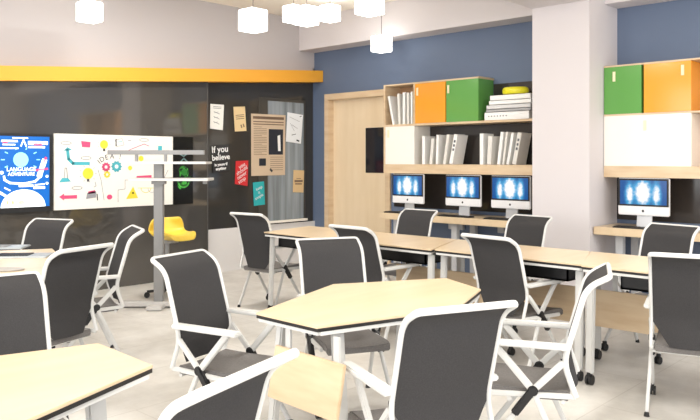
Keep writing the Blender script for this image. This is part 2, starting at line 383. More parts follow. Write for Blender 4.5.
nt.links.new(nz.outputs[0], rp.inputs[0]); nt.links.new(rp.outputs[0], b.inputs['Base Color'])
m = MB(); m.box((x0, Yp, zb_), (x1, YL, zt_)); ploc(m.build('sheet', mat('poster_black', (8, 10, 10), .2), ps), ps)
g = MB(); cx, cz = (x0+x1)/2, (zt_+zb_)/2
disc(g, cx, cz-.02, .075, Yp-.002, 0, .9); disc(g, cx-.02, cz-.15, .07, Yp-.002, 0, .9); disc(g, cx+.01, cz-.02, .04, Yp-.003, 1)
stroke(g, arc(cx, cz-.1, .085, .07, math.pi, 2.1*math.pi), .02, Yp-.003, 1); stroke(g, arc(cx, cz-.13, .07, .06, math.pi*1.1, 1.9*math.pi), .014, Yp-.0035, 2)
stroke(g, [(cx-.06, cz+.19), (cx+.0, cz+.16), (cx+.06, cz+.2)], .012, Yp-.003, 3); stroke(g, [(cx-.04, cz+.10), (cx, cz+.14), (cx+.06, cz+.09)], .016, Yp-.003, 3)
ploc(g.build('printed_swirl', [gm, mat('print_green', (40, 120, 45), .3), mat('print_lime', (110, 225, 100), .3), mat('print_grey_teal', (110, 140, 140), .3)], ps), ps)

# papers stuck on the recessed glass
def sheet(name, quad, rgb, label, marks=None, Y=-.012, cat='paper', extra=()):
    pts = [ywall(px, py, Y) for px, py in quad]
    cx = sum(p[0] for p in pts)/4; cz = sum(p[1] for p in pts)/4
    t = thing(name, label, cat, (cx, Y, cz))
    m = MB(); xz_prism(m, [(x-cx, z-cz) for x, z in pts], 0, .004); m.build('sheet', mat(name+'_%d_%d_%d' % rgb, rgb, .7), t)
    if marks:
        g = MB(); A = pts[0]; B = pts[1]; Dd = pts[3]; Cc = pts[2]
        def UV(u, v): # v from top
            return tuple((A[i]*(1-u)+B[i]*u)*(1-v)+(Dd[i]*(1-u)+Cc[i]*u)*v-(cx, cz)[i] for i in range(2))
        marks(g, UV); g.build('printed_marks', list(extra), t)
    return t, (cx, cz)
INK = mat('ink_brown', (125, 102, 84), .7); INK2 = mat('ink_soft_grey', (120, 122, 126), .7); NAVY = mat('ink_navy', (28, 34, 48), .6); WT = mat('ink_white', (240, 240, 240), .7)
def L(g, UV, u0, v0, u1, v1, w, mi=0): stroke(g, [UV(u0, v0), UV(u1, v1)], w, -.0012, mi)
def mk1(g, UV):
    for v in (.1, .16): L(g, UV, .2, v, .8, v, .006)
    for v in (.3, .5, .7): L(g, UV, .25, v, .7, v+.08, .006); L(g, UV, .3, v+.05, .6, v, .004)
sheet('note_sheet', [(210.5, 103.8), (224, 104.8), (222.8, 130.2), (210, 128.5)], (238, 236, 230), 'white note with faint grey sketching, leftmost on the recessed glass', mk1, extra=(INK2,), cat='note')
def mk2(g, UV):
    for v in (.35, .42, .5): L(g, UV, .15, v, .85, v-.02, .009)
    L(g, UV, .55, .75, .6, .85, .02); L(g, UV, .75, .72, .8, .82, .02)
sheet('note_sheet', [(233.5, 106.8), (245, 106.5), (246.5, 131), (235, 131.5)], (226, 200, 152), 'tan note with brown lettering, upper one left of the newspaper', mk2, extra=(INK,), cat='note')
def mk3(g, UV):
    random.seed(3)
    u = .06
    while u < .9:
        w = random.uniform(.03, .06); L(g, UV, u, .06, u+w, .06, .035); u += w+.02
    for v in (.125, .165): L(g, UV, .06, v, .94, v, .014)
    for k in range(17):
        v = .21+k*.028; L(g, UV, .07, v, .44 if k % 5 else .3, v, .006)
    flat_quad(g, [UV(.5, .24), UV(.93, .24), UV(.93, .66), UV(.5, .66)], -.0012, 1)
    flat_quad(g, [UV(.76, .35), UV(.84, .33), UV(.86, .6), UV(.78, .6)], -.0016, 2)
    flat_quad(g, [UV(.22, .72), UV(.42, .72), UV(.42, .84), UV(.22, .84)], -.0012, 1)
    for k in range(7): L(g, UV, .55, .70+k*.035, .93, .70+k*.035, .006)
    L(g, UV, .55, .9, .6, .93, .03, 1)
sheet('newspaper_page', [(251.2, 113.5), (285.5, 115.2), (285, 175), (251.4, 176)], (206, 184, 158), 'large tan newspaper page with dark photograph stuck on recessed glass', mk3, extra=(INK, NAVY, WT), cat='newspaper')
def mk4(g, UV):
    L(g, UV, .15, .15, .8, .25, .004); L(g, UV, .3, .4, .7, .5, .005); L(g, UV, .2, .35, .5, .6, .004); L(g, UV, .35, .75, .6, .7, .01); L(g, UV, .7, .9, .85, .92, .02, 1); L(g, UV, .8, .08, .9, .05, .01, 1)
sheet('sketch_sheet', [(287.6, 112.2), (303, 115), (301, 143.8), (286, 141.5)], (236, 240, 244), 'tilted white sketch sheet overlapping the newspaper right edge', mk4, Y=-.02, extra=(INK2, NAVY), cat='paper')
def mk5(g, UV):
    L(g, UV, .15, .5, .85, .48, .03); L(g, UV, .2, .62, .8, .61, .018); L(g, UV, .3, .38, .7, .37, .008)
sheet('note_sheet', [(293.6, 170), (304.2, 170.4), (303.4, 192.6), (293, 192.2)], (216, 186, 140), 'small tan note low on the pale window pane, right of newspaper', mk5, extra=(INK,), cat='note')
t, _ = sheet('quote_card', [(211.2, 146), (228.5, 144), (230.3, 170), (213, 173)], (38, 38, 40), 'black card with white lettering If you believe, on dark glass', cat='card')
for s, dz, sz in (('If you', .105, .12), ('believe', .01, .105), ('in yourself', -.075, .05), ('anything', -.125, .05)):
    text(s, sz*.9, (-.015 if dz > .05 else 0, -.003, dz), facey(-.08), WT, t, bold=.002)
t, _ = sheet('red_note', [(236, 161), (248.3, 160.5), (247.6, 186), (235, 184)], (205, 40, 45), 'red note with slanting white script on the recessed glass', cat='note')
for s, dz in (('you', .09), ('should', .03), ('never', -.03), ('stop', -.09)): text(s, .07, (0, -.003, dz), facey(-.5), WT, t)
t, _ = sheet('teal_note', [(253, 182.5), (264, 181.3), (265, 204.5), (254, 206)], (40, 170, 175), 'teal note with slanting white lettering below the newspaper', cat='note')
for s, dz in (('keep', .07), ('it', .015), ('simple', -.04)): text(s, .055, (0, -.003, dz), facey(-.4), WT, t)

# ------------------------------------------------------------ wall shelving
DARKB = mat('dark_gloss_backing', (48, 44, 42), .15, noise=((2, 2, 2), (58, 53, 50), .4, .7))
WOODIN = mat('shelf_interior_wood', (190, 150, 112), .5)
SX = -.31
def xpx(px, X=SX): return xwall(px, 160, X)[0]
def boxes(name, lst, m_, parent, bevel=.002):
    m = MB()
    for a, b_ in lst: m.box(a, b_)
    return m.build(name, m_, parent, bevel=bevel)
def door_box(name, y0, y1, z0, z1, mfront, parent, handle_y, hz):
    m = MB(); m.box((SX, y0+.002, z0), (-.012, y1-.002, z1)); d = m.build(name, mfront, parent, bevel=.002)
    h = MB(); h.box((SX-.008, handle_y-.012, hz-.045), (SX, handle_y+.012, hz+.045)); h.build('handle', mat('cream_handle', (240, 225, 190), .4), d)
    return d
sh1 = thing('wall_shelf', 'maple wall shelf with orange and green boxes, left of the pillar', 'shelf', (0, 0, 0))
ya, yb = xpx(383.5), PY1+.003
ZT, ZM, ZB, ZL = 2.24, 1.755, 1.30, 1.195
boxes('side_panel', [((SX, ya-.025, ZL), (-.001, ya, ZT))], WOODB, sh1)
y_o, y_g, y_e = xpx(414.5), xpx(446), xpx(478.5)
boxes('shelf_board', [((SX, y_e, ZT-.018), (-.001, ya-.025, ZT))], WOODB, sh1)
boxes('shelf_board', [((SX, yb, ZM-.012), (-.001, ya-.025, ZM+.012))], WOODB, sh1)
boxes('shelf_board', [((SX, yb, ZL), (-.001, ya-.025, ZB))], WOODB, sh1)
boxes('divider', [((SX, y_o-.005, ZM+.012), (-.001, y_o+.018, ZT-.018))], WOODB, sh1)
boxes('back_panel', [((-.012, y_o, ZM+.012), (-.001, ya-.025, ZT-.018))], WOODIN, sh1)
boxes('back_panel', [((-.012, yb, ZB), (-.001, y_o, ZM-.012)), ((-.012, yb, ZM+.012), (-.001, y_e, ZT-.06))], DARKB, sh1)
door_box('orange_door', y_g+.006, y_o-.005, ZM+.013, ZT-.019, ORANGE, sh1, xpx(417.5, SX), 2.13)
door_box('green_door', y_e, y_g, ZM+.013, ZT-.019, GREEN, sh1, xpx(448.5, SX), 2.13)
door_box('white_door', xpx(414.5), ya-.026, ZB, ZM-.013, GLOSSW, sh1, xpx(388.5, SX), 1.66)
boxes('cabinet_top_edge', [((SX, y_e, ZT), (-.001, y_e+.01, ZT+.004))], WOODB, sh1)

sh2 = thing('wall_shelf', 'maple wall shelf with green, orange and white doors, right of pillar', 'shelf', (0, 0, 0))
ya2, yb2 = PY0-.003, -6.9
ZT2, ZM2, ZB2 = 2.225, 1.765, 1.295
y1_, y2_, y3_ = xpx(641.5), xpx(643.5), xpx(691.5)
boxes('shelf_board', [((SX, yb2, ZT2-.015), (-.001, ya2, ZT2))], WOODB, sh2)
boxes('shelf_board', [((SX, yb2, ZM2-.008), (-.001, ya2, ZM2+.008))], WOODB, sh2)
boxes('shelf_board', [((SX, yb2, 1.19), (-.001, ya2, ZB2))], WOODB, sh2)
door_box('green_door', y1_, ya2, ZM2+.009, ZT2-.016, GREEN, sh2, ya2-.10, 2.12)
door_box('orange_door', y3_, y2_, ZM2+.009, ZT2-.016, ORANGE, sh2, xpx(682.7), 2.13)
door_box('white_door', y3_, ya2, ZB2, ZM2-.009, GLOSSW, sh2, xpx(645), 1.66)
boxes('back_panel', [((-.012, yb2, ZB2), (-.001, y3_, ZM2-.009)), ((-.012, yb2, ZM2+.009), (-.001, y3_, ZT2-.016))], WOODIN, sh2)
boxes('divider', [((SX, -6.1, ZB2), (-.012, -6.08, ZT2-.016))], WOODB, sh2)

# backsplash panels
m = MB(); m.box((-.01, PY1+.002, .78), (0, xwall(394, 180, -.01)[0], 1.193)); struct(m.build('trim_5', DARKB))
m = MB(); m.box((-.01, yb2, .78), (0, PY0-.002, 1.187)); struct(m.build('trim_6', DARKB))

# worktops
def worktop(label, y0, y1, X, legs, cups):
    t = thing('wall_desk', label, 'desk', (X/2, (y0+y1)/2, 0)); cy = (y0+y1)/2; cx = X/2
    m = MB(); m.box((X-cx, y0-cy, .675), (-.012-cx, y1-cy, .745)); m.build('worktop', WOODT, t, bevel=.004)
    for y in legs:
        m = MB(); m.box((X+.10-cx, y-.035-cy, 0), (X+.16-cx, y+.035-cy, .675)); m.box((-.10-cx, y-.035-cy, 0), (-.04-cx, y+.035-cy, .675)); m.box((X+.16-cx, y-.02-cy, .06), (-.10-cx, y+.02-cy, .10)); m.build('leg', mat('pale_grey_metal', (190, 192, 196), .4), t, bevel=.004)
    for y in cups:
        m = MB(); m.box((-.05-cx, y-.04-cy, .56), (-.005-cx, y+.04-cy, .65)); m.build('socket_box', mat('pale_grey_metal', (190, 192, 196), .4), t, bevel=.004)
    return t
yl1 = xwall(380, 213, -.55)[0]
worktop('long maple wall desk carrying three computers left of pillar', PY1+.003, yl1, -.55, [yl1-.15, -2.62, PY1+.12], [-2.3, -2.42, -2.95, -3.07, -3.2, -1.95])
worktop('maple wall desk carrying one computer right of the pillar', -6.9, xwall(593, 230, -.55)[0]-.004, -.55, [-4.42, -5.6, -6.75], [-4.62, -4.75])

# ------------------------------------------------------------ books, stack, bowl
random.seed(11)
def book(y0, thick, height, depth, lean, z, label, group, toneg=0, x=SX+.02, spine=False):
    """upright book, spine faces -x, leaning by angle"""
    t = thing('book', label, 'book', (x, y0, z), 0, group); t.rotation_euler = (lean, 0, 0)
    m = MB(); m.box((0, 0, 0), (depth, .003, height)); m.box((0, thick-.003, 0), (depth, thick, height)); m.box((-.002, 0, 0), (.002, thick, height)); m.build('cover', [PAPER, mat('book_ivory', (226, 224, 218), .6)][toneg], t)
    m = MB(); m.box((.003, .0035, .004), (depth-.005, thick-.0035, height-.004)); m.build('pages', PAPERG, t)
    if spine:
        m = MB()
        for k in range(3): m.box((-.003, thick*.25, height*(.45+k*.14)), (-.002, thick*.75, height*(.53+k*.14)))
        m.build('spine_mark', mat('spine_ink', (90, 92, 98), .6), t)
    return t
# top left shelf
def row(px_list, lean, z, hts, th, group, lab, spine=()):
    n = len(px_list)
    for i, px in enumerate(px_list):
        y = xwall(px, 140, SX+.02)[0]
        book(y, th[i], hts[i], .2, lean[i], z, lab[i], group, i % 2, spine=i in spine)
row([394.5, 400.5, 405, 409, 412.5], [-.22, -.05, 0, 0, .0], ZM+.013, [.35, .36, .37, .36, .37], [.028, .03, .034, .03, .024], 'white books in the upper left shelf cell',
    ['white book leaning at the left end of the upper cell', 'second white book in the upper cell left of the orange door', 'middle white book in the upper cell left of the orange door', 'fourth white book in the upper cell left of the orange door', 'white book nearest the orange door in the upper cell'])
row([425, 432, 438, 445.5, 452.5], [0, .10, .03, .17, .21], ZB+.002, [.32, .29, .33, .33, .33], [.04, .035, .03, .035, .045], 'white books beside the white shelf door',
    ['white book nearest the white door on the lower shelf', 'short white book second from the white door, lower shelf', 'thin white book in the middle of the left lower group', 'white book fourth from the white door, lower shelf', 'white book with grey spine marks at the right of the left lower group'], spine=(4,))
row([483.5, 491, 500, 504, 509, 516], [0, .06, .13, .14, .18, .20], ZB+.002, [.33, .30, .34, .34, .33, .33], [.045, .05, .035, .022, .03, .045], 'white books on the right of the lower shelf',
    ['white book at the left end of the right lower group', 'short thick white book second in the right lower group', 'third white book of the right lower group', 'thin white book in the middle of the right lower group', 'fifth white book of the right lower group', 'white book with grey spine marks nearest the pillar'], spine=(5,))
# lying stack
def lying(px0, px1, py_top, py_bot, c, label, dx=0):
    X = SX+.01+dx; yA = xwall(px0, 100, X)[0]; yB = max(xwall(px1, 100, X)[0], PY1+.006)
    zt = xwall((px0+px1)/2, py_top, X)[1]; zb = xwall((px0+px1)/2, py_bot, X)[1]
    return X, yB, yA, zb, zt
zc = ZM+.013
specs = [(484.5, 529, .085, PAPER, 'wide white binder at the bottom of the lying stack'), (486, 530.5, .03, mat('grey_cover', (170, 170, 172), .6), 'grey book lying just above the bottom white binder'), (486.5, 530.5, .045, mat('cover_light', (214, 214, 214), .6), 'light grey book lying in the middle of the stack'),
         (489, 531, .045, PAPER, 'thin white book second from top of the lying stack'), (490, 530.5, .055, PAPER, 'white book on top of the stack, under the yellow bowl')]
for a, b_, hgt, mm, lab in specs:
    X = SX+.012; yA = xpx(a, X); yB = max(xpx(b_, X), PY1+.008)
    t = thing('book', lab, 'book', (X, (yA+yB)/2, zc), 0, 'books lying in a stack on the upper shelf'); hw = (yA-yB)/2
    m = MB(); m.box((0, -hw, 0), (.23, hw, .004)); m.box((0, -hw, hgt-.005), (.23, hw, hgt-.001)); m.box((0, -hw, 0), (.004, hw, hgt-.001)); m.build('cover', mm, t, bevel=.001)
    m = MB(); m.box((.005, -hw+.005, .0045), (.225, hw-.005, hgt-.0055)); m.build('pages', PAPERG, t)
    if hgt > .08:
        m = MB()
        for k in range(7): m.box((-.001, hw-.06-k*.035, hgt*.42), (0, hw-.045-k*.035, hgt*.56))
        m.build('spine_mark', INK2, t)
    zc += hgt
yA, yB = xpx(500.5, -.2), xpx(530, -.2)
t = thing('bowl', 'bright yellow squat rounded bowl on top of the book stack', 'bowl', (-.175, xwall(515.5, 90, -.175)[0], zc))
m = MB(); hw = .142
m.lathe((0, 0, 0), [(hw*.72, 0), (hw*.95, .012), (hw, .03), (hw, .055), (hw*.93, .074), (hw*.86, .078), (hw*.84, .07), (hw*.8, .03)], n=32, sx=.8, sy=1)
m.build('bowl_body', mat('acid_yellow', (236, 228, 40), .4), t, smooth=True)

# ------------------------------------------------------------ computers
sm = bpy.data.materials.new('screen_burst'); sm.use_nodes = True; nt = sm.node_tree; b = nt.nodes['Principled BSDF']
b.inputs['Base Color'].default_value = (.01, .01, .02, 1); b.inputs['Roughness'].default_value = .15
tc = nt.nodes.new('ShaderNodeTexCoord'); sp = nt.nodes.new('ShaderNodeSeparateXYZ'); nt.links.new(tc.outputs['Object'], sp.inputs[0])
def mth(op, a, b2=None):
    n = nt.nodes.new('ShaderNodeMath'); n.operation = op
    for i, v in enumerate((a, b2)):
        if v is None: continue
        if isinstance(v, (int, float)): n.inputs[i].default_value = v
        else: nt.links.new(v, n.inputs[i])
    return n.outputs[0]
yy, zz = sp.outputs[1], mth('SUBTRACT', sp.outputs[2], .335)
def blob(cy, cz, ry, rz):
    a = mth('POWER', mth('DIVIDE', mth('SUBTRACT', yy, cy), ry), 2); c = mth('POWER', mth('DIVIDE', mth('SUBTRACT', zz, cz), rz), 2)
    return mth('POWER', 2.7183, mth('MULTIPLY', mth('ADD', a, c), -1))
s1 = blob(0, 0, .06, .095); s2 = blob(.13, -.02, .032, .09); s3 = blob(-.13, -.02, .032, .09)
nz = nt.nodes.new('ShaderNodeTexNoise'); nz.inputs['Scale'].default_value = 30; nt.links.new(tc.outputs['Object'], nz.inputs[0])
sumv = mth('ADD', mth('MULTIPLY', s1, 1.7), mth('ADD', s2, s3)); sumv = mth('MULTIPLY', sumv, mth('ADD', mth('MULTIPLY', nz.outputs[0], 1.6), .3))
rp = nt.nodes.new('ShaderNodeValToRGB'); nt.links.new(sumv, rp.inputs[0])
e = rp.color_ramp.elements; e[0].position = .02; e[0].color = (*lin((0, 82, 150)), 1); e[1].position = .85; e[1].color = (1, 1, 1, 1)
q = e.new(.35); q.color = (*lin((70, 165, 215)), 1)
nt.links.new(rp.outputs[0], b.inputs['Emission Color']); b.inputs['Emission Strength'].default_value = 1.0
def make_computer():
    r = thing('desktop_computer', '', 'computer')
    W, Z0, Z1 = .245, .115, .475       # half width, chin bottom, top
    m = MB(); m.box((-.0, -W, Z0), (.035, W, Z1)); m.build('housing', mat('pale_aluminium', (238, 238, 240), .35), r, bevel=.008)
    m = MB(); m.box((-.003, -W+.004, Z0+.09), (.0, W-.004, Z1-.004)); m.build('bezel', BLACKP, r)
    m = MB(); m.box((-.0045, -W+.022, Z0+.106), (-.003, W-.022, Z1-.022)); m.build('screen', sm, r)
    m = MB()
    def yz(pts, X): m.add([(X, y, z) for y, z in pts], [tuple(range(len(pts)))])
    yz([(.012*math.cos(a*.4)*(1 if math.cos(a*.4) > 0 else 1), Z0+.044+.012*math.sin(a*.4)) for a in range(16)], -.0015)
    yz([(-.001, Z0+.056), (-.007, Z0+.065), (-.004, Z0+.057)], -.0015); m.build('logo', mat('logo_dark', (40, 40, 44), .3), r)
    m = MB(); m.add([(.03, -.075, .006), (.03, .075, .006), (.045, .075, .006), (.045, -.075, .006), (.05, -.065, .27), (.05, .065, .27), (.062, .065, .27), (.062, -.065, .27)], [(0,1,5,4),(1,2,6,5),(2,3,7,6),(3,0,4,7),(4,5,6,7),(0,3,2,1)])
    m.box((-.06, -.085, 0), (.10, .085, .008)); m.box((.03, -.065, .2), (.055, .065, .27)); m.build('stand', SILVER, r)
    return r
def make_keyboard():
    r = thing('keyboard', '', 'keyboard')
    m = MB(); m.box((-.06, -.2, 0), (.06, .2, .012)); m.build('keyboard_base', mat('dark_keyboard', (50, 46, 44), .4), r, bevel=.003)
    m = MB()
    for i in range(4):
        for j in range(13): m.box((-.052+i*.027, -.19+j*.0294, .012), (-.030+i*.027, -.165+j*.0294, .016))
    m.build('keys', BLACKP, r); return r
comp = None; kb = None
for i, (px, lab) in enumerate([(407.5, 'computer with glowing blue screen nearest the wooden door'), (462.5, 'middle of the three blue-screened computers left of the pillar'), (510, 'computer with blue screen standing just left of the pillar'), (643, 'computer with blue screen standing right of the pillar')]):
    if comp is None: comp = make_computer(); o = comp; kb = make_keyboard(); k = kb
    else: o = copy_tree(comp); k = copy_tree(kb)
    y = xwall(px, 200, -.34)[0]
    o.location = (-.34, y, .745); o['label'] = lab; o['group'] = 'computers along the wall desks'; o.scale = (.93,)*3
    k.location = (-.47, y, .745); k['label'] = 'dark keyboard in front of the ' + ['computer nearest the wooden door', 'middle computer left of the pillar', 'computer just left of the pillar', 'computer right of the pillar'][i]; k['group'] = 'keyboards along the wall desks'

# ------------------------------------------------------------ pendant lamps
def make_pendant():
    r = thing('pendant_lamp', '', 'lamp'); s = .09
    m = MB(); m.box((-s, -s, 0), (s, s, 2*s)); m.build('shade', mat('glowing_white_glass', (255, 253, 248), .3, emit=((255, 252, 246), 5)), r, bevel=.006)
    m = MB(); m.cyl((0, 0, 2*s+.01), (0, 0, 1), .02, .02); m.build('cap', GREYM, r)
    return r
pend = None
for i, (px, pyb, t_, lab) in enumerate([(89.5, 23, 6.8, 'leftmost white cube pendant lamp, alone above the orange band'), (253, 32.5, 6.15, 'white cube pendant lamp hanging alone, second from the left'),
        (293.5, 24, 8.1, 'white cube lamp, left half of the overlapping pair'), (306.5, 26.5, 7.2, 'white cube lamp, right and nearer half of the overlapping pair'), (330, 23, 8.4, 'white cube lamp just right of the overlapping pair'),
        (369.5, 15.5, 6.0, 'large white cube lamp cut by the top of the picture'), (381.5, 54, 8.45, 'lowest white cube lamp, in front of the blue wall')]):
    if pend is None: pend = make_pendant(); o = pend
    else: o = copy_tree(pend)
    r_ = (px-350)/FPX*t_; z = CZ+(HY-pyb+3.5)*(t_-.1)/FPX
    x, y = CX+FW[0]*t_+RT[0]*r_, CY+FW[1]*t_+RT[1]*r_
    o.location = (x, y, z); o['label'] = lab; o['group'] = 'white cube pendant lamps'
    if z+.2 < H:
        m = MB(); m.cyl((0, 0, (.2+H-z-.01)/2), (0, 0, 1), .004, H-z-.01-.2, n=6); m.build('cord', mat('cord_grey', (120, 110, 110), .5), o)
        m = MB(); m.cyl((0, 0, H-z-.01), (0, 0, 1), .04, .02); m.build('ceiling_rose', WHITEP, o)
# recessed ceiling light panels over the room
for i, (x, y, lab) in enumerate([(-5.2, -6.4, 'square ceiling light panel over the front tables'), (-2.6, -6.4, 'square ceiling light panel over the right tables'), (-6.6, -2.4, 'square ceiling light panel over the left tables'), (-3.2, -1.7, 'square ceiling light panel near the smoked glass')]):
    t = thing('ceiling_light', lab, 'ceiling light', (x, y, H))
    m = MB(); m.box((-.62, -.17, -.02), (.62, -.15, 0)); m.box((-.62, .15, -.02), (.62, .17, 0)); m.box((-.62, -.15, -.02), (-.6, .15, 0)); m.box((.6, -.15, -.02), (.62, .15, 0)); m.build('frame', WHITEP, t)
    m = MB(); m.box((-.6, -.15, -.012), (.6, .15, -.001)); m.build('diffuser', mat('light_diffuser', (255, 255, 250), .4, emit=((255, 250, 240), 3)), t)
    l = area('panel_light', (x, y, H-.03), (0, 0, 0), 1.2, .3, 50, (1, .97, .92))

# ------------------------------------------------------------ chair
T_, S_p, E_, B_, Hb = (-.405, .872), (-.312, .822), (-.222, .508), (-.270, .367), (-.098, .380)
HW = .192
def make_chair():
    r = thing('armchair', '', 'chair')
    # continuous back tube: rear seat corner, elbow, up the back, curl, across, and down again
    one = [(B_[0], B_[1]), (E_[0], E_[1]), (S_p[0], S_p[1]), (T_[0], T_[1])]
    pl = [(u, HW, z) for u, z in one[:-1]]+[(T_[0], HW-.002, T_[1]), (T_[0], -HW+.002, T_[1])]+[(u, -HW, z) for u, z in one[:-1][::-1]]
    path = fillet(pl, [0, .05, .055, .022, .022, .055, .05, 0], n=6)
    m = MB(); m.tube(path, .0095, .0125, up=(0, 1, 0), n=10); m.build('back_frame', WHITEP, r, smooth=True)
    # mesh sheet inside the frame, thickness of woven fabric
    prof = fillet([(-.262, 0, .375), (E_[0]-.004, 0, E_[1]), (S_p[0]-.006, 0, S_p[1]+.0), (T_[0], 0, T_[1]+.002)], [0, .05, .05, 0], n=5)
    rows = []
    dense = []
    for a, b2 in zip(prof, prof[1:]):
        k = max(1, int((b2-a).length/.03))
        for i in range(k): dense.append(a.lerp(b2, i/k))
    dense.append(prof[-1])
    vs = []; nW = 9
    for p in dense:
        z = p.z
        w = HW-.006
        if z < .50: w = HW-.006-(.50-z)/.125*.085
        for j in range(nW):
            s = -1+2*j/(nW-1); bow = .018*(1-s*s)*(1 if z < .76 else max(0, 1-(z-.76)/.06))
            vs.append((p.x-bow*.8, s*w, z))
    n0 = len(dense); m = MB(); off = len(vs); v2 = [(x+.007, y, z+.001) for x, y, z in vs]; fs = []
    for i in range(n0-1):
        for j in range(nW-1):
            a = i*nW+j; fs += [(a, a+1, a+nW+1, a+nW), (a+off, a+nW+off, a+nW+1+off, a+1+off)]
    for i in range(n0-1): a = i*nW; fs += [(a, a+nW, a+nW+off, a+off), (a+nW-1, a+nW-1+off, a+2*nW-1+off, a+2*nW-1)]
    for j in range(nW-1): fs += [(j, j+off, j+1+off, j+1), ((n0-1)*nW+j, (n0-1)*nW+j+1, (n0-1)*nW+j+1+off, (n0-1)*nW+j+off)]
    m.add(vs+v2, fs); m.build('backrest', MESHF, r, smooth=True)
    # seat pad
    w = HW-.016; us = [-.245, -.1, .06, .155, .185]; zs = [.375, .372, .376, .378, .366]
    vs = []; fs = []
    for u, z in zip(us, zs):
        for s, d in ((-1, .006), (-.5, -.002), (0, -.004), (.5, -.002), (1, .006)): vs.append((u, s*w, z+d))
    o5 = 25
    for u, z in zip(us, zs):
        for s in (-1, -.5, 0, .5, 1): vs.append((u, s*w, z-.034))
    for i in range(4):
        for j in range(4): a = i*5+j; fs += [(a, a+5, a+6, a+1), (a+25, a+26, a+31, a+30)]
        fs += [(i*5, i*5+25, i*5+30, i*5+5), (i*5+4, i*5+9, i*5+34, i*5+29)]
    for j in range(4): fs += [(j, j+1, j+26, j+25), (20+j, 45+j, 46+j, 21+j)]
    m = MB(); m.add(vs, fs); m.build('seat', SEATF, r, bevel=.006, smooth=True)
    for s in (-1, 1):
        v = s*(HW+.004); vi = s*(HW-.004)
        m = MB(); m.bar((E_[0], v, E_[1]), (Hb[0], v, Hb[1]), .018, .028, (0, 1, 0)); m.build('side_brace', WHITEP, r, bevel=.004)
        m = MB(); m.bar((B_[0], vi, B_[1]), (.12, vi, .350), .016, .022, (0, 1, 0)); m.build('seat_rail', WHITEP, r, bevel=.003)
        m = MB(); m.obox((-.055, s*(HW+.012), .574), ((1, 0, 0), (0, 1, 0), (0, 0, 1)), (.19, .025, .011)); a = m.build('armrest', WHITEP, r, bevel=.006, smooth=True)
        m = MB(); m.bar((.065, v, .565), (Hb[0], v, Hb[1]), .020, .030, (0, 1, 0)); m.build('arm_support', WHITEP, r, bevel=.004)
        # legs
        m = MB(); m.bar((Hb[0], v, Hb[1]), (-.26, s*(HW+.02), .02), .018, .024, (0, 1, 0)); lg = m.build('leg', WHITEP, r, bevel=.004)
        m = MB(); m.cyl((-.266, s*(HW+.02), .010), (0, 0, 1), .015, .02, n=12, r2=.012); m.build('foot_cap', BLACKP, lg)
        m = MB(); m.bar((Hb[0], v, Hb[1]), (.13, s*(HW+.015), .065), .018, .024, (0, 1, 0)); lg = m.build('leg', WHITEP, r, bevel=.004)
        m = MB(); m.bar((Hb[0]-.005, v, Hb[1]+.01), (-.02, s*(HW+.008), .275), .030, .034, (0, 1, 0)); m.cyl((Hb[0], v, Hb[1]), (0, 1, 0), .022, .034); m.build('pivot_joint', BLACKP, r, bevel=.005)
        m = MB(); m.cyl((.135, s*(HW+.015)-.010, .025), (0, 1, 0), .025, .012, n=16); m.cyl((.135, s*(HW+.015)+.010, .025), (0, 1, 0), .025, .012, n=16); m.box((.117, s*(HW+.015)-.008, .025), (.147, s*(HW+.015)+.008, .068)); m.build('caster', BLACKP, lg)
    m = MB(); m.cyl((.0, 0, .335), (0, 1, 0), .011, 2*HW, n=10); m.cyl((-.22, 0, .34), (0, 1, 0), .009, 2*HW-.01, n=10); m.build('crossbar', WHITEP, r, smooth=True)
    return r
chairs = [
 (-4.688, -4.380, -75.5, 'grey mesh armchair facing right at the far-left corner of the centre hexagonal table'),
 (-3.968, -5.422, 114.8, 'grey mesh armchair seen edge-on, right of the centre hexagonal table'),
 (-4.723, -5.426, 66.5, 'largest dark armchair seen from behind, in front of the centre hexagonal table'),
 (-5.914, -5.448, 105.3, 'dark armchair cut by the bottom of the picture, lowest chair in front'),
 (-2.422, -1.998, 7.8, 'grey mesh armchair at the far left end of the table row, below the stuck papers'),
 (-3.964, -4.389, -118, 'grey mesh armchair tucked behind the centre hexagonal table'),
 (-2.710, -3.586, -1.8, 'grey mesh armchair half hidden behind the chair at the centre table'),
 (-2.601, -4.692, -6.7, 'grey mesh armchair seen from behind, at the middle of the table row'),
 (-2.689, -5.771, 17.0, 'dark armchair at the right edge of the picture, nearest on the right'),
 (-1.793, -5.150, 168.1, 'armchair on the far side of the table row, before the right-hand computer'),
 (-1.796, -2.916, 181.2, 'armchair on the far side of the table row, nearest the wooden door'),
 (-1.743, -4.014, 173.9, 'armchair on the far side of the table row, in front of the pillar'),
 (-4.641, -1.600, 202.5, 'grey armchair behind the left table, below the idea board'),
 (-4.557, -2.425, 161.0, 'grey armchair seen edge-on, right of the left table by the dark glass'),
 (-5.078, -2.996, 106.4, 'dark armchair seen from behind, in front of the left table with keyboards'),
 (-5.778, -4.440, -98.1, 'paler grey armchair at the left edge, behind the bottom left table'),
]
ch0 = None
for x, y, a, lab in chairs:
    if ch0 is None: ch0 = make_chair(); o = ch0
    else: o = copy_tree(ch0)
    o.location = (x, y, 0); o.rotation_euler = (0, 0, math.radians(a)); o['label'] = lab; o['group'] = 'white framed mesh armchairs'

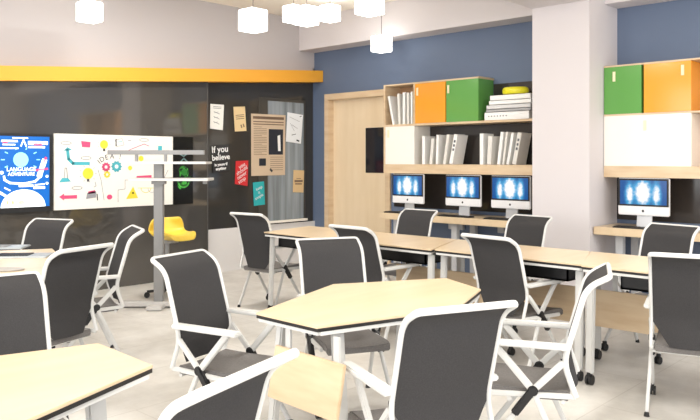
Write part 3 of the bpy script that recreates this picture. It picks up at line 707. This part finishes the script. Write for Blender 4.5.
# ------------------------------------------------------------ tables
TZ = .72
LEGW = mat('white_leg_metal', (205, 205, 203), .4)
def table(label, pts, legs, panel=None, tray=None, name='folding_table', group=None):
    cx = sum(p[0] for p in pts)/len(pts); cy = sum(p[1] for p in pts)/len(pts)
    t = thing(name, label, 'table', (cx, cy, 0), 0, group)
    P = [(x-cx, y-cy) for x, y in pts]
    def inset(d): 
        out = []
        for x, y in P: l = math.hypot(x, y); out.append((x*(1-d/l), y*(1-d/l)))
        return out
    m = MB(); m.prism(P, TZ-.010, TZ); m.build('tabletop', WOODT, t, bevel=.002)
    m = MB(); m.prism(inset(.002), TZ-.023, TZ-.0105); m.build('edge_band', EDGE, t)
    m = MB(); Q2 = inset(.02); 
    for i in range(len(Q2)):
        a, b2 = Q2[i], Q2[(i+1) % len(Q2)]; m.bar((a[0], a[1], TZ-.031), (b2[0], b2[1], TZ-.031), .014, .02, (0, 0, 1))
    m.build('under_frame', WHITEP, t)
    for (x0, y0, x1, y1, w) in legs:
        m = MB(); d = Vector((x1-x0, y1-y0, 0)); d = d if d.length > .001 else Vector((1, 0, 0))
        m.bar((x0-cx, y0-cy, TZ-.047), (x1-cx, y1-cy, .07), w, .03, d.cross(Vector((0, 0, 1)))); lg = m.build('leg', LEGW, t, bevel=.006)
        m = MB(); m.cyl((x1-cx, y1-cy-.012, .03), (0, 1, 0), .03, .014); m.cyl((x1-cx, y1-cy+.012, .03), (0, 1, 0), .03, .014); m.box((x1-cx-.018, y1-cy-.01, .03), (x1-cx+.018, y1-cy+.01, .075)); m.build('caster', BLACKP, lg)
    if panel:
        (ax, ay), (bx, by), z0, z1, tilt = panel
        a, b2 = Vector((ax-cx, ay-cy, 0)), Vector((bx-cx, by-cy, 0)); d = (b2-a).normalized(); n = Vector((0, 0, 1)).cross(d)
        m = MB(); vs = []
        for off in (0, .016):
            for p, z, k in ((a, z0, tilt), (b2, z0, tilt), (b2, z1, 0), (a, z1, 0)): v = p+n*(off+k); vs.append((v.x, v.y, z))
        m.add(vs, [(0,1,2,3),(7,6,5,4),(0,4,5,1),(1,5,6,2),(2,6,7,3),(3,7,4,0)]); m.build('modesty_panel', WOODB, t, bevel=.003)
        for f in (.15, .85):
            m = MB(); p = a.lerp(b2, f)+n*.022; m.bar((p.x, p.y, z1-.03), (p.x, p.y, TZ-.03), .03, .01, (d.x, d.y, 0)); m.build('panel_bracket', LEGW, t)
    for (ax, ay), (bx, by), z0, z1 in (tray or ()):
        m = MB(); x0, x1 = sorted((ax-cx, bx-cx)); y0, y1 = sorted((ay-cy, by-cy)); m.box((x0, y0, z0), (x1, y1, z0+.012)); m.box((x0, y0, z0), (x0+.01, y1, z1)); m.box((x1-.01, y0, z0), (x1, y1, z1)); m.box((x0, y0, z0), (x1, y0+.01, z1)); m.box((x0, y1-.01, z0), (x1, y1, z1))
        m.build('cable_tray', BLACKP, t)
    return t
Z = lambda px, py, z=TZ: zplane(px, py, z)
# centre hexagonal table
t1 = [Z(256, 312.5), Z(317, 326.5), Z(457, 308), Z(481, 289), Z(446, 278), Z(333, 284)]
pa, pb = Z(275, 345, .60), Z(344, 366, .60)
table('large pale maple hexagonal table in the centre of the room', t1,
      [(-4.86, -4.86, -4.88, -4.80, .05), (-4.80, -5.12, -4.84, -5.20, .05), (-3.98, -5.12, -3.95, -5.18, .05), (-4.06, -4.86, -4.0, -4.76, .05)],
      panel=(pa, pb, .40, .60, -.04), tray=[((-4.3, -4.9), (-3.95, -5.0), .60, .68)], group=None)
# bottom left table
t2 = [Z(98.6, 343), Z(153, 365), Z(28, 419.5), (-6.75, -5.30), (-6.85, -4.95), (-6.45, -4.55)]
table('pale maple hexagonal table cut by the bottom left corner', t2,
      [(-5.76, -5.0, -5.76, -5.08, .06), (-6.0, -5.18, -5.98, -5.24, .06), (-6.6, -5.05, -6.62, -5.1, .06), (-6.35, -4.72, -6.4, -4.70, .06)],
      panel=((-6.25, -5.12), (-5.90, -5.05), .42, .60, 0))
# left table by the display
t3 = [Z(52.4, 248.5), Z(61, 257), Z(46.5, 273.5), Z(-4, 277.5), (-5.9, -2.5), (-5.55, -1.55)]
table('maple hexagonal table at the left edge carrying silver keyboards', t3,
      [(-4.86, -2.0, -4.84, -1.94, .05), (-4.95, -2.6, -4.93, -2.68, .05), (-5.4, -2.75, -5.42, -2.8, .05), (-5.5, -1.75, -5.52, -1.7, .05)], tray=[((-5.1, -2.1), (-4.9, -2.5), .6, .68)])
# row of three
XF, XB = -2.72, -2.08
def rowtable(y0, y1, label, xoff=0, pan=(0, 0), trs=(), sk0=.25, sk1=.25):
    xf = XF+xoff; pts = [(xf, y0), (xf, y1), (XB, y1+sk1), (XB, y0+sk0)]
    k = .10/(XB-xf)
    legs = [(xf+.07, y0-.035, xf+.05, y0-.03, .05), (xf+.07, y1+.05, xf+.05, y1+.05, .05),
            (XB-.08, y0+sk0-.08, XB-.05, y0+sk0-.07, .05), (XB-.08, y1+sk1+.03, XB-.05, y1+sk1+.04, .05)]
    return table(label, pts, legs, panel=((-2.33, pan[0]), (-2.33, pan[1]), .27, .51, 0),
          tray=[((xf+.12, a), (xf+.36, b2), .585, .665) for a, b2 in trs], group='maple tables set end to end in a row')
y_a, y_b, y_c, y_d = -2.22, -4.045, -5.155, -6.6
yat = lambda px, X: xwall(px, 160, X)[0]
rowtable(y_a, y_b, 'leftmost maple table of the row, its end below the stuck papers', -.03, (yat(396, -2.33), yat(440, -2.33)), [(yat(281, -2.6), yat(308, -2.6)), (yat(378, -2.6), yat(428, -2.6))], sk0=.12)
rowtable(y_b-.005, y_c, 'middle maple table of the row, in front of the pillar', 0, (yat(443, -2.33), yat(580, -2.33)), [(yat(523, -2.6), yat(568, -2.6))])
rowtable(y_c-.005, y_d, 'right maple table of the row, running behind the nearest right chair', -.03, (yat(587, -2.33), -6.2), [(-5.35, -5.8)])

# keyboards and tray on the left table
def slim_keyboard(px0, py0, label, rot, L_=.36, black=True):
    x, y = Z(px0, py0); r = thing('keyboard', label, 'keyboard', (x, y, TZ), rot)
    m = MB(); m.box((-L_/2, -.10, 0), (L_/2, .10, .012)); m.build('keyboard_base', mat('pale_silver', (176, 182, 184), .35, metal=.3), r, bevel=.003)
    m = MB()
    for i in range(4):
        for j in range(11): m.box((-L_/2+.03+j*.019, -.065+i*.034, .012), (-L_/2+.046+j*.019, -.036+i*.034, .017))
    m.build('keys', BLACKP if black else GREYM, r); return r
ang = math.atan2(RT[1], RT[0])
slim_keyboard(22, 256.5, 'silver keyboard with black keys, middle one on the left table', ang+.1)
slim_keyboard(0, 248, 'silver grey keyboard at the back of the left table', ang+.1, black=False)
x, y = Z(3, 270); t = thing('mouse_mat', 'rounded grey mat at the near edge of the left table', 'mat', (x, y, TZ))
m = MB(); m.lathe((0, 0, 0), [(.11, 0), (.12, .003), (.12, .006), (.1, .008)], n=28, sx=1, sy=.6); m.build('mat_surface', mat('mat_grey', (176, 172, 168), .5), t, smooth=True); t.rotation_euler = (0, 0, ang)

# ------------------------------------------------------------ grey display stand with tiers
bx, by = Z(159, 307, 0)
st = thing('tiered_stand', 'grey column stand with three level trays before the whiteboard', 'stand', (bx, by, 0), ang)
td = (bx-CX)*FW[0]+(by-CY)*FW[1]
def lx(px): return (px-159)/FPX*td
def lz(py): return CZ+(HY-py)*td/FPX
GC = mat('column_grey', (140, 140, 140), .45)
m = MB(); m.box((-.042, -.03, .05), (.042, .03, lz(163))); m.build('column', GC, st, bevel=.004)
m = MB(); m.box((lx(109), -.05, .012), (lx(208), .05, .055)); m.box((-.07, -.19, .005), (.07, .19, .04)); m.build('base', mat('base_pale_grey', (205, 203, 200), .5), st, bevel=.006)
m = MB(); m.box((lx(108), -.02, lz(154.6)), (lx(204.5), .02, lz(150.2))); m.build('top_bar', GC, st, bevel=.003)
for px in (136.5, 165.5):
    m = MB(); m.box((lx(px)-.013, -.012, lz(162)), (lx(px)+.013, .012, lz(154.4))); m.build('post', mat('light_grey_metal', (138, 138, 138), .4), st)
m = MB(); m.box((lx(135), -.14, lz(164)), (lx(209), .14, lz(161.6))); m.build('tray', WHITEP, st, bevel=.002)
m = MB(); m.box((lx(133), -.14, lz(180.6)), (lx(211), .14, lz(178))); m.build('tray', WHITEP, st, bevel=.002)
m = MB(); m.box((lx(203), -.012, lz(184)), (lx(207), .012, lz(180.6))); m.box((-.06, -.04, lz(184)), (.06, .04, lz(180.6))); m.build('bracket', GC, st)

# yellow swivel chair
sx_, sy_ = Z(167, 297, 0)
yc = thing('swivel_chair', 'yellow shell swivel chair on a black castor base by the dark glass', 'chair', (sx_, sy_, 0), ang-.75)
m = MB(); n = 5
for k in range(n):
    a = k*2*math.pi/n+.35; m.tube([(0, 0, .085), ((.12)*math.cos(a), .12*math.sin(a), .065), (.19*math.cos(a), .19*math.sin(a), .06)], .014, .012, up=(0, 0, 1))
    m.cyl((.19*math.cos(a), .19*math.sin(a), .028), (-math.sin(a), math.cos(a), 0), .028, .03, n=14)
m.cyl((0, 0, .11), (0, 0, 1), .03, .09); m.build('star_base', BLACKP, yc)
m = MB(); m.cyl((0, 0, .35), (0, 0, 1), .022, .44, n=14); m.cyl((.04, 0, .555), (0, 0, 1), .09, .03, n=16); m.build('gas_lift', GREYM, yc)
# shell: a curved sheet, low back on the left and lipped front on the right
prof = [(.31, .60), (.29, .625), (.23, .622), (.12, .60), (.02, .60), (-.08, .63), (-.11, .69), (-.13, .75), (-.14, .79)]
vs = []; fs = []; nW = 11; cnt = len(prof)
for i, (u, z) in enumerate(prof):
    wd = [.13, .17, .20, .22, .23, .24, .24, .22, .17][i]
    for j in range(nW):
        s = -1+2*j/(nW-1); lift = .05*abs(s)**2.5*(1 if 1 < i < 6 else .2); fwdv = .12*s*s*(max(0, i-4)/4)
        vs.append(((u+fwdv)*.9+.03, s*wd*.85, z+lift))
off = len(vs); v2 = [(x+.012*(1 if i//nW > 4 else 0), y, z-.035) for i, (x, y, z) in enumerate(vs)]
for i in range(cnt-1):
    for j in range(nW-1): a = i*nW+j; fs += [(a, a+1, a+nW+1, a+nW), (a+off, a+nW+off, a+nW+1+off, a+1+off)]
    a = i*nW; fs += [(a, a+nW, a+nW+off, a+off), (a+nW-1, a+nW-1+off, a+2*nW-1+off, a+2*nW-1)]
for j in range(nW-1): fs += [(j, j+off, j+1+off, j+1), ((cnt-1)*nW+j, (cnt-1)*nW+j+1, (cnt-1)*nW+j+1+off, (cnt-1)*nW+j+off)]
m = MB(); m.add(vs+v2, fs); s = m.build('seat_shell', YELLOW, yc, smooth=True)
sd = s.modifiers.new('sub', 'SUBSURF'); sd.levels = 1; sd.render_levels = 2
